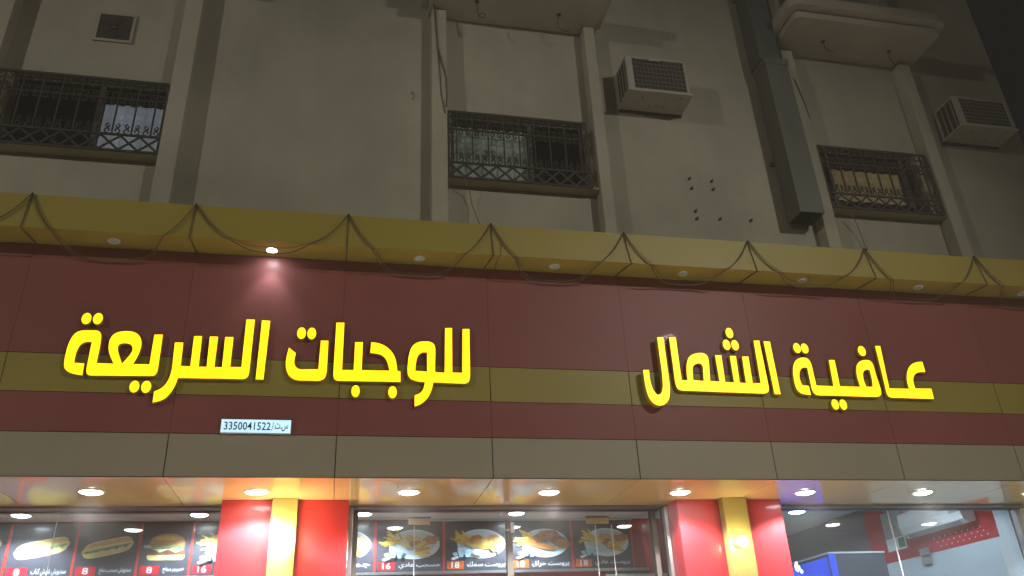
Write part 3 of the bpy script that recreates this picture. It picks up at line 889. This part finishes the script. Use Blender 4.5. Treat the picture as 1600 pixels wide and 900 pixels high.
for i, x in enumerate(PK[1:-1] + [PK[-1]]):
    if i > 7: break
    lean = [-.03, -.02, 0.0, .02, .05, .05, .06, .06][i]
    back = [.05, .03, 0.0, -.05, -.08, -.06, -.06, -.06][i]
    w = Mb()
    w.tube([(x, -0.293, 5.733), (x + lean * 0.5, -0.293, 5.56), (x + lean, -0.293, 5.392), (x + lean + 0.003, -0.285, 5.381), (x + lean + back * 0.5, -0.14, 5.382), (x + lean + back, -0.006, 5.382)], 0.0065, M['cable'], 5)
    if i == 3:
        w.tube([(x + 0.01, -0.296, 5.735), (x + 0.10, -0.296, 5.56), (x + 0.09, -0.294, 5.392), (x + 0.07, -0.1, 5.381), (x + 0.09, -0.006, 5.381)], 0.004, M['cable'], 5)
    w.build('drop_wire', None, 'short wire dropping down the cornice face from the %s cable peak' % ordn[i], 'wire', 'wires dropping from the cable peaks', base=(x, -0.29, 5.39))

# loose wires on the upper wall
def wire(pts, r, label, group=None):
    return Mb().tube(pts, r, M['cable'], 5).build('loose_wire', None, label, 'wire', group, base=pts[-1])
wire([(0.86, -0.10, 9.75), (0.83, 0.30, 9.45), (0.87, 0.408, 9.2), (0.90, 0.405, 8.6), (1.0, 0.405, 8.15), (1.005, 0.41, 7.95), (1.0, 0.412, 7.72)], 0.007, 'thicker of two thin wires hanging down the rib left of the middle grille')
wire([(0.85, -0.09, 9.75), (0.82, 0.32, 9.42), (0.865, 0.412, 9.1), (0.92, 0.409, 8.3), (0.94, 0.409, 7.9), (0.985, 0.41, 7.62)], 0.0055, 'thinner of two thin wires hanging down the rib left of the middle grille')
wire([(1.20, 0.42, 6.74), (1.26, 0.50, 6.64), (1.29, 0.55, 6.50), (1.36, 0.40, 6.1), (1.40, 0.0, 5.90), (1.335, -0.28, 5.74)], 0.005, 'thin wire running from under the middle grille to the fourth cable peak')
wire([(5.98, 0.43, 6.73), (6.1, 0.52, 6.5), (6.15, 0.56, 6.3), (6.02, 0.3, 6.0), (5.62, -0.1, 5.85), (5.43, -0.28, 5.74)], 0.005, 'thin wire running from under the right grille to the seventh cable peak')
wire([(5.545, 0.50, 9.0), (5.66, 0.408, 8.7), (5.72, 0.41, 8.3), (5.74, 0.42, 8.1)], 0.006, 'thin wire bowing beside the grey duct under the right canopy')
def tail(x, y, z, pts, label):
    t = thing('soffit_wire_tail', (x, y, z), label, 'wire', 'wire tails under the canopies')
    Mb().lathe((x, y, z), [(0.028, 0), (0.028, -0.012), (0.012, -0.018)], M['bolt'], n=10, cap1=True).build('wire_hole', t)
    Mb().tube([(x, y, z - 0.015)] + [(x + a, y + b, z - c) for a, b, c in pts], 0.008, M['cable'], 5).build('wire_end', t)
tail(1.37, 0.25, 9.269, [(0.0, 0.02, .12), (.02, .02, .22), (.07, .02, .24), (.10, .02, .19), (.06, .02, .16), (.03, .02, .2)], 'curled wire tail hanging from the left end of the left canopy')
tail(2.43, 0.30, 9.269, [(-.02, .02, .10), (-.02, .03, .18), (.03, .04, .22), (.13, .05, .21)], 'hooked wire tail hanging from the right end of the left canopy')
tail(6.13, 0.27, 9.329, [(.02, 0.02, .08), (.07, .02, .14), (.14, .02, .15)], 'bent wire tail hanging from the left part of the right canopy')
tail(7.16, 0.30, 9.329, [(0, 0.02, .10), (.02, .02, .18), (.09, .03, .22)], 'bent wire tail hanging from the right part of the right canopy')

# ================================================================== PILLARS
def pillar(x0, x1, ya, yb, xb0, xb1, label):
    p = thing('entrance_pillar', ((x0 + x1) / 2, 1.1, 0), label, 'pillar', 'red clad entrance pillars')
    R, Yl = M['pillarred'], M['pillaryellow']
    bx('core', x0 + 0.02, x1 - 0.02, ya + 0.02, 1.40, 0, 3.298, M['backing'], p)
    for (a, b) in ((x0, xb0 - .002), (xb1 + .002, x1)):
        for (c, d) in ((0.02, 1.70), (1.704, 3.3)):
            bx('red_panel', a, b, ya, ya + 0.018, c, d, R, p, bev=0.003)
    for (c, d) in ((0.02, 1.70), (1.704, 3.3)):
        bx('side_panel', x0, x0 + 0.018, ya + 0.019, 1.13, c, d, R, p)
        bx('side_panel', x1 - 0.018, x1, ya + 0.019, 1.13, c, d, R, p)
        bx('yellow_bar', xb0, xb1, yb, ya + 0.018, c, d, Yl, p, bev=0.003)
    return p
pillar(-1.04, 0.102, 0.86, 0.79, -0.59, -0.362, 'red pillar with a yellow centre bar and the brighter wall lamp, at left')
pillar(3.385, 4.54, 0.86, 0.76, 3.84, 4.10, 'red pillar with a yellow centre bar and the smaller round lamp, at right')

def sconce(x, z, yb, r, m, label, spread):
    t = thing('wall_lamp', (x, yb, z), label, 'wall lamp', 'warm wall lamps on the pillars')
    Mb().lathe((x, yb - 0.001, z), [(0.05, 0), (0.05, -0.02), (0.02, -0.03), (0.02, -0.06)], M['brass'], n=16, axis='y', cap1=True).build('wall_mount', t)
    pr = [(r * math.sin(math.pi * k / 12) + 0.0005, -r * math.cos(math.pi * k / 12)) for k in range(13)]
    Mb().lathe((x, yb - 0.06 - r, z), [(a, b * spread) for a, b in pr], m, n=20, cap0=True, cap1=True).build('lamp_globe', t)
    return t
sconce(-0.465, 2.915, 0.79, 0.062, M['warmbig'], 'blazing warm lamp on the yellow bar of the left pillar', 1.5)
sconce(3.93, 2.845, 0.76, 0.052, M['warm'], 'small warm round lamp on the yellow bar of the right pillar', 1.0)
bx('pier', 7.93, 8.9, 0.95, 1.40, 0, 3.3, M['soffit'], thing('end_pier', (8.4, 1.1, 0), 'cream clad pier closing the shop front at the right end', 'pier'))

# ================================================================== SHOP FRONTS
def shopfront(x0, x1, label, mulls=(), guides=()):
    t = thing('shop_window', ((x0 + x1) / 2, 1.4, 0), label, 'shop window', 'glazed shop fronts')
    bx('shutter_track', x0, x1, 1.128, 1.36, 3.303, 3.316, M['darkalu'], t)
    bx('track_lip', x0, x1, 1.126, 1.14, 3.286, 3.302, M['darkalu'], t)
    bx('head', x0, x1, 1.362, 1.43, 3.292, 3.316, M['darkalu'], t)
    for a, b, m in guides:
        bx('jamb', a, b, 1.36, 1.44, 0, 3.291, m, t)
    es = [x0] + list(mulls) + [x1]
    for a, b in zip(es, es[1:]):
        bx('glass_pane', a + 0.004, b - 0.004, 1.397, 1.407, 0.05, 3.29, M['glass'], t)
    bx('sill', x0, x1, 1.38, 1.43, 0.0, 0.045, M['alu'], t)
    return t
sl = shopfront(-4.6, -1.02, 'shop window left of the left pillar with the burger menu inside')
sm = shopfront(0.11, 3.38, 'glass doors between the two pillars with the chicken plate menu inside', mulls=(1.735,),
               guides=((0.155, 0.205, M['bronze']), (3.285, 3.335, M['bronze'])))
sr = shopfront(4.53, 7.93, 'shop window right of the right pillar with the red wall inside', mulls=(6.165,), guides=((7.85, 7.92, M['alu']),))
for a, b in ((0.112, 0.150), (3.345, 3.383)):
    bx('shutter_guide', a, b, 1.128, 1.20, 0, 3.285, M['alu'], sm, bev=0.004)
bx('shutter_guide', 7.88, 7.925, 1.128, 1.20, 0, 3.285, M['alu'], sr, bev=0.004)
# door hardware in the middle front
bx('centre_post', 1.700, 1.768, 1.375, 1.43, 0.05, 3.10, M['bronze'], sm, bev=0.004)
lk = bx('latch_box', 1.690, 1.742, 1.355, 1.374, 3.10, 3.20, M['bronze'], sm, bev=0.004)
bx('strike_plate', 1.745, 1.785, 1.352, 1.373, 3.075, 3.175, M['whitemetal'], sm, bev=0.003)
for (a, b) in ((0.705, 0.923), (2.563, 2.812)):
    pf = bx('patch_fitting', a, b, 1.372, 1.395, 3.165, 3.232, M['brass'], sm, bev=0.003)
    bx('fitting_cap', a - 0.004, b + 0.004, 1.366, 1.3715, 3.222, 3.240, M['bronze'], pf)
for x in (0.760, 2.66, 2.84):
    bx('glass_edge', x, x + 0.006, 1.386, 1.394, 0.1, 3.15, M['acplastic'], sm)
bx('glass_edge', 6.160, 6.170, 1.380, 1.393, 0.1, 3.285, M['acplastic'], sr)
for x in (-2.555, ):
    bx('glass_edge', x, x + 0.006, 1.386, 1.394, 0.1, 3.285, M['acplastic'], sl)
# pale decal on the right glass
dc = Mb()
rr = random.Random(3)
for k in range(9):
    cx, cz = 4.92 + rr.uniform(-.035, .035), 2.66 + rr.uniform(-.09, .07)
    r = rr.uniform(.012, .026)
    dc.face([(cx + r * math.cos(q * math.pi / 4), 1.3935 - 0.0003 * k, cz + r * 1.2 * math.sin(q * math.pi / 4)) for q in range(8)], M['sticker'])
dc.build('decal', sr)

# ================================================================== INTERIOR
it = bx('interior_floor', -5, 9, 1.42, 9, -0.45, 0.0, M['tile'], kind='structure')
inw = bx('interior_wall', -5, 4.3, 1.93, 2.0, 0, 3.42, M['redwall'], kind='structure')
bx('interior_wall', 4.3, 9.0, 8.2, 8.3, 0, 4.2, M['mauve'], kind='structure')
bx('interior_wall', 4.2, 4.3, 2.0, 8.2, 0, 4.2, M['whitewall'], kind='structure')
cl = bx('interior_ceiling', -5, 4.2, 1.435, 1.928, 3.345, 3.40, M['backing'], kind='structure')
for k in range(8):
    a = -4.75 + 1.1 * k
    bx('ceiling_panel', a + .004, a + 1.096, 1.436, 1.925, 3.315, 3.344, M['ceil'], cl)
bx('interior_ceiling', 4.3, 9.0, 1.44, 8.2, 3.92, 4.0, M['ceil'], kind='structure')
bx('interior_wall', 4.3, 9.0, 1.436, 1.5, 3.40, 3.92, M['whitewall'], kind='structure')

IL = [(-2.93, 1.57, 3.3145, 'round ceiling light above the long sandwich picture inside the left window'), (-1.33, 1.57, 3.3145, 'round ceiling light beside the left pillar inside the left window'),
      (0.26, 1.57, 3.3145, 'round ceiling light at the left jamb inside the glass doors'), (1.86, 1.57, 3.3145, 'round ceiling light over the centre post inside the glass doors'),
      (6.93, 4.56, 3.9195, 'round ceiling light on the high ceiling inside the right window')]
IL += [(5.2, 2.3, 3.9195, 'added ceiling light, out of view on the high ceiling just behind the right pillar'),
       (6.9, 2.3, 3.9195, 'added ceiling light, out of view on the high ceiling close to the split air conditioner')]  # these two unseen lamps are added to brighten the right interior
i0 = None
for (x, y, z, lb) in IL:
    if i0 is None:
        i0 = lamp_thing('ceiling_light', (x, y, z), 0.10, M['ledin'], lb, 'ceiling light', 'round lights on the shop ceiling', 0.02)
    else:
        r = dup(i0, (x, y, z), lb)
        if z > 3.5: r.scale = (1.5, 1.5, 1.5)
for o in [q for q in COL.objects if q.name.startswith('ceiling_light')]:
    downbeam(o, 110 if o.location.z < 3.5 else 50 if o.location.y > 4 else 55, (0.74, 0.89, 1.0))
# ---- menu boards
YB = 1.90
class Pic:
    """printed food picture: thin layers laid over one another on the board"""
    def __init__(s, x0, z0, w, h):
        s.m = Mb(); s.x0, s.z0, s.w, s.h = x0, z0, w, h; s.k = 0
    def P(s, u, v): return (s.x0 + u * s.w, YB - 0.0016 - 0.0005 * s.k, s.z0 + v * s.h)
    def poly(s, pts, m):
        s.k += 1
        s.m.face([s.P(u, v) for u, v in pts], M[m]); return s
    def blob(s, u, v, ru, rv, m, seed=0, rot=0.0, n=14, jag=0.15):
        r = random.Random(seed)
        pts = []
        for q in range(n):
            a = 2 * math.pi * q / n
            k = 1 + r.uniform(-jag, jag)
            x, y = ru * k * math.cos(a), rv * k * math.sin(a)
            pts.append((u + x * math.cos(rot) - y * math.sin(rot), v + x * math.sin(rot) + y * math.cos(rot)))
        return s.poly(pts, m)

def sub_sandwich(x0, z0, w, h):
    p = Pic(x0, z0, w, h)
    def band(t0, t1, lo, hi, m, jag=0.0, seed=1, inset=0.0):
        r = random.Random(seed)
        p.k += 1
        prev = None
        for q in range(17):
            t = q / 16
            u = 0.02 + 0.96 * t
            base = 0.05 + 0.38 * t
            e = max(0.06, math.sqrt(max(0, 1 - abs(2 * t - 1) ** 5)))
            mid = 0.30 * (1 - e)
            cur = (p.P(u, base + lo * e + mid + r.uniform(-jag, jag)), p.P(u, base + hi * e + mid + r.uniform(-jag, jag)))
            if prev: p.m.face([prev[0], cur[0], cur[1], prev[1]], M[m])
            prev = cur
    band(0, 1, 0.0, 0.34, 'bunlight')
    band(0, 1, 0.22, 0.36, 'lettuce', 0.02, 3)
    for k in range(9):
        t = 0.12 + 0.09 * k
        p.blob(t, 0.05 + 0.38 * t + 0.26 + 0.02 * math.sin(k * 3), 0.045, 0.05, 'lettuce' if k % 2 else 'filling', k, 0.3, 9, 0.35)
    band(0, 1, 0.32, 0.62, 'bunlight')
    band(0, 1, 0.42, 0.58, 'bun', 0.01, 5)
    return p
def burger(x0, z0, w, h):
    p = Pic(x0, z0, w, h)
    p.poly([(.06, .0), (.94, .0), (1.0, .08), (1.0, .2), (0, .2), (0, .08)], 'bunlight')
    p.poly([(.0, .19), (1, .19), (1.0, .36), (.93, .42), (.07, .42), (0, .36)], 'patty')
    p.poly([(.08, .43), (.98, .43), (.75, .28), (.55, .40), (.32, .28), (.2, .38)], 'cheese')
    p.poly([(.06, .42), (.95, .42), (.93, .5), (.08, .5)], 'tomato')
    pts = [(.04, .48)] + [(.1 + .09 * k, .43 + .04 * (k % 2)) for k in range(10)] + [(.98, .5), (.96, .56), (.05, .56)]
    p.poly(pts, 'lettuce')
    p.poly([(.03, .55), (.02, .68), (.1, .86), (.28, .97), (.5, 1.0), (.72, .97), (.9, .86), (.98, .68), (.97, .55), (.5, .54)], 'bunbrown')
    p.blob(.5, .82, .3, .09, 'bun', 4, 0, 14, .1)
    return p
def fries(p, u, v, n, seed, L=.24, a0=1.9, a1=3.6):
    r = random.Random(seed)
    for k in range(n):
        a = r.uniform(a0, a1)
        l = L * r.uniform(.6, 1.1)
        w = 0.016
        bu, bv = u + r.uniform(-.06, .10), v + r.uniform(-.10, .12)
        du, dv = math.cos(a), math.sin(a)
        p.poly([(bu - dv * w, bv + du * w * 1.5), (bu + du * l - dv * w, bv + dv * l * 1.3 + du * w * 1.5), (bu + du * l + dv * w, bv + dv * l * 1.3 - du * w * 1.5), (bu + dv * w, bv - du * w * 1.5)], 'fries' if k % 3 else 'friesdark')
def plate(x0, z0, w, h, seed, kind):
    p = Pic(x0, z0, w, h)
    ell = lambda cu, cv, ru, rv: [(cu + ru * math.cos(2 * math.pi * q / 32), cv + rv * math.sin(2 * math.pi * q / 32)) for q in range(32)]
    p.poly(ell(.57, .48, .43, .46), 'plate')
    p.poly(ell(.56, .52, .37, .38), 'platein')
    fries(p, .28, .55, 26, seed)
    r = random.Random(seed)
    if kind == 'chicken':
        for k in range(7):
            p.blob(.40 + .085 * k + r.uniform(-.03, .03), .40 + .32 * math.sin(.5 + k * .42) * r.uniform(.8, 1.1), .15, .15, ('chicken', 'chickendark')[k % 2], seed + k, r.uniform(-1, 1), 16, .14)
        p.blob(.55, .36, .20, .09, 'chicken', seed + 9, -.35, 16, .1)
    elif kind == 'fish':
        for k in range(5):
            p.blob(.42 + .1 * k, .52 + .06 * math.sin(k * 2), .15, .19, ('bun', 'chicken', 'friesdark')[k % 3], seed + k, .5, 14, .2)
        fries(p, .72, .45, 14, seed + 3, .2, 4.2, 5.6)
        p.blob(.52, .20, .10, .10, 'plate', 3, 0, 14, .08)
    else:
        for k in range(6):
            p.blob(.46 + .08 * k, .50 + .14 * math.sin(k * 1.7), .13, .14, ('bunlight', 'bun', 'chicken')[k % 3], seed + k, .4 * k, 14, .2)
        fries(p, .60, .28, 16, seed + 5, .22, -.4, .6)
    for (u, v, s) in ((.20, .16, 1.0), (.31, .13, .85)):
        p.poly([(u - .06 * s, v + .15 * s), (u + .07 * s, v + .15 * s), (u + .04 * s, v - .10 * s), (u - .03 * s, v - .10 * s)], 'cup')
        p.poly([(u - .065 * s, v + .14 * s), (u + .075 * s, v + .14 * s), (u + .06 * s, v + .18 * s), (u - .05 * s, v + .18 * s)], 'textwhite')
    p.poly([(.02, .02), (.14, .10), (.17, .04), (.06, -.04)], 'textwhite')
    p.poly([(.05, .18), (.12, .22), (.15, .12), (.08, .08)], 'cup')
    return p

BZ0, BZ1 = 2.785, 3.295
def board(x0, x1, pic, price, pm, text, label, tx=None):
    t = thing('menu_board', ((x0 + x1) / 2, YB, BZ0), label, 'menu board', 'menu boards inside the shop')
    bx('board_panel', x0 + 0.001, x1 - 0.001, YB, YB + 0.025, BZ0, BZ1, M['board'], t)
    bx('red_divider', x1 - 0.026, x1 - 0.001, YB - 0.0015, YB - 0.0002, BZ0, BZ1, M['boardred'], t)
    w = x1 - x0
    if pic == 'sub': sub_sandwich(x0 + .04, 2.925, w - .10, .25).m.build('food_picture', t)
    elif pic == 'burger': burger(x0 + .07, 2.935, w - .14 if w < .55 else .36, .255).m.build('food_picture', t)
    else: plate(x0 + .045, 2.90, w - .10, .33, int(abs(x0) * 100), pic).m.build('food_picture', t)
    pb = bx('price_box', x0 + .02, x0 + .20, YB - 0.0022, YB - 0.0003, 2.80, 2.885, M[pm], t)
    pw = .055 if len(price) == 1 else .085
    text_obj('price', price, x0 + .11 - pw / 2, x0 + .11 + pw / 2, 2.812, 2.874, YB - .0024, M['textwhite'], pb, .001, .01)
    text_obj('caption', shape_arabic(text), tx or (x0 + .235), x1 - .06, 2.81, 2.875, YB - .0005, M['textwhite'], t, .001, .012)
    return t
board(-3.70, -3.083, 'sub', '8', 'pricered', 'سندويش كباب', 'menu board at the far left, mostly cut off by the picture edge')
board(-3.083, -2.478, 'sub', '8', 'pricered', 'سندويش شيش كباب', 'menu board with the bright long sandwich, left of the second long sandwich')
board(-2.478, -1.896, 'sub', '8', 'pricered', 'سندويش مسحب دجاج', 'menu board with the duller long sandwich, next to the burger board')
board(-1.896, -1.404, 'burger', '8', 'pricered', 'همبرجر دجاج', 'menu board with the round cheese burger')
board(-1.404, -0.72, 'mixed', '16', 'pricered', 'مسحب', 'menu board priced 16 partly hidden by the left pillar')
board(-0.26, 0.415, 'fish', '16', 'pricered', 'جمبري', 'menu board cut by the left jamb of the glass doors')
board(0.415, 1.138, 'mixed', '16', 'pricered', 'مسحب عادي', 'menu board with a plate of fries priced 16 behind the glass doors')
board(1.138, 1.845, 'fish', '18', 'priceorange', 'بروست سمك', 'menu board with the fish plate left of the centre post')
board(1.845, 2.552, 'chicken', '18', 'priceorange', 'بروست حراق', 'menu board with the brown chicken plate right of the centre post')
board(2.552, 3.25, 'mixed', '18', 'priceorange', 'بروست عادي', 'menu board at the right end of the row, nearest the right pillar')
rail = thing('menu_rail', (1, 1.89, 2.77), 'pale metal rail running under the menu boards', 'rail')
bx('lower_rail', -3.72, 3.40, 1.885, 1.925, 2.755, 2.783, M['alu'], rail)
bx('upper_rail', 0.9, 3.26, 1.885, 1.898, 3.297, 3.306, M['acplastic'], rail)
bx('lower_board', 2.9, 3.9, 1.90, 1.92, 2.2, 2.72, M['sticker'], thing('green_notice', (3.4, 1.9, 2.2), 'pale green notice panel on the red wall under the menu rail', 'notice'))

# ---- right window: side wall, split unit, poster, cooler
SXW = 7.95
sw = bx('interior_wall', SXW, SXW + 0.1, 1.75, 8.2, 0, 3.06, M['whitewall'], kind='structure')
bx('interior_wall', SXW - 0.004, SXW + 0.1, 1.75, 4.4, 3.062, 3.92, M['redwall'], kind='structure')
bx('interior_wall', SXW, SXW + 0.1, 4.402, 8.2, 3.062, 3.92, M['mauve'], kind='structure')
bx('interior_wall', SXW - 0.07, SXW + 0.1, 1.50, 1.748, 0, 3.92, M['whitewall'], kind='structure')
st = Mb()
for i in range(9):
    for j in range(3):
        y = 2.0 + .11 * i + .05 * j
        st.lathe((SXW - 0.0045, y, 3.12 + .055 * j), [(0.008, 0)], M['textwhite'], n=6, cap0=True)
for v in st.bm.verts: pass
bmx = Mb()
for i in range(9):
    for j in range(3):
        y = 2.0 + .11 * i + .05 * j; z = 3.12 + .055 * j
        bmx.box(SXW - 0.006, SXW - 0.0042, y - .008, y + .008, z - .008, z + .008, M['textwhite'])
st.bm.free()
dots = thing('wall_sticker_dots', (SXW, 2.4, 3.15), 'rows of small white dots on the red side wall under the split unit', 'wall decoration')
bmx.build('dot_rows', dots, kind='stuff')
ac = thing('split_air_conditioner', (SXW - .1, 2.7, 3.2), 'white wall split air conditioner on the red side wall inside the right window', 'air conditioner')
ay0, ay1, az0, az1 = 2.12, 3.36, 3.29, 3.62
prof = [(SXW - .006, az0 + .02), (SXW - .12, az0), (SXW - .19, az0 + .05), (SXW - .215, az0 + .14), (SXW - .21, az1 - .04), (SXW - .19, az1), (SXW - .006, az1)]
Mb().prism([(x, ay0, z) for x, z in prof], (0, ay1 - ay0, 0), M['acplastic']).build('body', ac)
Mb().prism([(SXW - .125, ay0 + .10, az0 + .0015), (SXW - .187, ay0 + .10, az0 + .048), (SXW - .19, ay0 + .10, az0 + .040), (SXW - .128, ay0 + .10, az0 - .006)], (0, ay1 - ay0 - .2, 0), M['greyplastic']).build('outlet_flap', ac)
bx('end_panel', SXW - .217, SXW - .212, ay0 + .02, ay0 + .2, az0 + .14, az1 - .05, M['greyplastic'], ac)
po = thing('wall_poster', (SXW - .01, 3.85, 3.2), 'small poster of plates with a green label on the red wall beyond the split unit', 'poster')
bx('sheet', SXW - .010, SXW - .0045, 3.55, 4.0, 3.20, 3.75, M['greyplastic'], po)
mb = Mb()
for (y, z, r) in ((3.65, 3.62, .06), (3.8, 3.66, .07), (3.72, 3.52, .06), (3.88, 3.54, .06)):
    mb.lathe((SXW - .0105, y, z), [(r, 0), (r * .9, 0)], M['plate'], n=16)
    mb.box(SXW - .0125, SXW - .0108, y - r * .5, y + r * .5, z - r * .4, z + r * .4, M['chicken'])
mb.build('plates', po)
bx('white_band', SXW - .013, SXW - .0103, 3.56, 3.99, 3.21, 3.38, M['textwhite'], po)
bx('green_label', SXW - .015, SXW - .0133, 3.58, 3.72, 3.23, 3.36, M['greenprint'], po)
sb = thing('switch_boxes', (SXW - .02, 3.2, 2.95), 'pair of small grey switch boxes at the foot of the red band', 'switch box')
for z in (2.93, 3.05):
    bx('switch_box', SXW - .04, SXW - .005, 3.12, 3.30, z, z + .09, M['greyplastic'], sb, bev=.004)
fr = thing('cold_cabinet', (7, 3.5, 0), 'dark cold cabinet with a glowing blue side inside the right window', 'cabinet')
cx0, cx1, cy0, cy1, cz1 = 6.32, 7.15, 3.0, 4.1, 3.06
bx('body', cx0 + 0.012, cx1, cy0, cy1, 0, cz1, M['cooler'], fr, bev=.006)
bx('top_edge', cx0, cx1 + .004, cy0 - .01, cy1, cz1 + .001, cz1 + .02, M['acplastic'], fr)
bx('lit_side', cx0, cx0 + .010, cy0 + .05, cy1 - .03, 1.2, cz1 - .04, M['blueglow'], fr)
bx('lit_edge', cx0, cx0 + .09, cy0 - .012, cy0 - .002, 1.2, cz1 - .005, M['blueglow'], fr)
bx('side_shelf', cx0 - .006, cx0 - .001, cy0 + .08, cy1 - .05, 2.74, 2.80, M['cooler'], fr)

# ================================================================== STREET LAMPS (across the street, behind the camera)
def street_lamp(x, y, h, target, power, label, col):
    t = thing('street_lamp', (x, y, -0.13), label, 'street lamp', 'street lamps across the road')
    Mb().lathe((x, y, -0.13), [(.13, 0), (.13, .5), (.09, .6), (.06, h)], M['pole'], n=14, cap1=True).build('pole', t)
    d = Vector((target[0] - x, target[1] - y, 0)).normalized()
    e = Vector((x, y, h - .2)) + d * 1.5
    Mb().tube([(x, y, h - .25), Vector((x, y, h - .05)) + d * .5, Vector((x, y, h)) + d * 1.3], .045, M['pole'], 8).build('arm', t)
    c = Vector((x, y, h)) + d * 1.6
    hd = Mb().box(c.x - .16, c.x + .16, c.y - .32, c.y + .32, c.z, c.z + .12, M['pole'], .03).build('lamp_head', t)
    Mb().box(c.x - .12, c.x + .12, c.y - .27, c.y + .27, c.z - .015, c.z - .001, M['streetled']).build('lens', hd)
    l = bpy.data.lights.new('street_lamp_beam', 'SPOT')
    l.energy = power
    l.spot_size = math.radians(72)
    l.spot_blend = 1.0
    l.shadow_soft_size = .20
    l.color = col
    o = bpy.data.objects.new('street_lamp_beam', l)
    COL.objects.link(o)
    o.location = c - Vector((0, 0, .06))
    o.rotation_euler = (Vector(target) - o.location).to_track_quat('-Z', 'Y').to_euler()
street_lamp(9.4, -13.5, 10.2, (1.5, .6, 2.4), 2350, 'grey street lamp across the road to the right', (1.0, .965, .85))
street_lamp(-18.0, -14.0, 10.5, (-1.0, .6, 2.4), 4000, 'grey street lamp across the road to the left', (1.0, .965, .85))

# ================================================================== added haze imitating lens glare
hz = bpy.data.materials.new('glare_haze')
hz.use_nodes = True
hn = hz.node_tree
hn.nodes.remove(hn.nodes['Principled BSDF'])
pv = hn.nodes.new('ShaderNodeVolumePrincipled')
pv.inputs['Color'].default_value = (0.95, 0.90, 0.82, 1)
pv.inputs['Density'].default_value = HAZE
hn.links.new(pv.outputs['Volume'], hn.nodes['Material Output'].inputs['Volume'])
bx('haze', -71, 71, -91, 61, -2.0, 14.5, hz, kind='stuff')
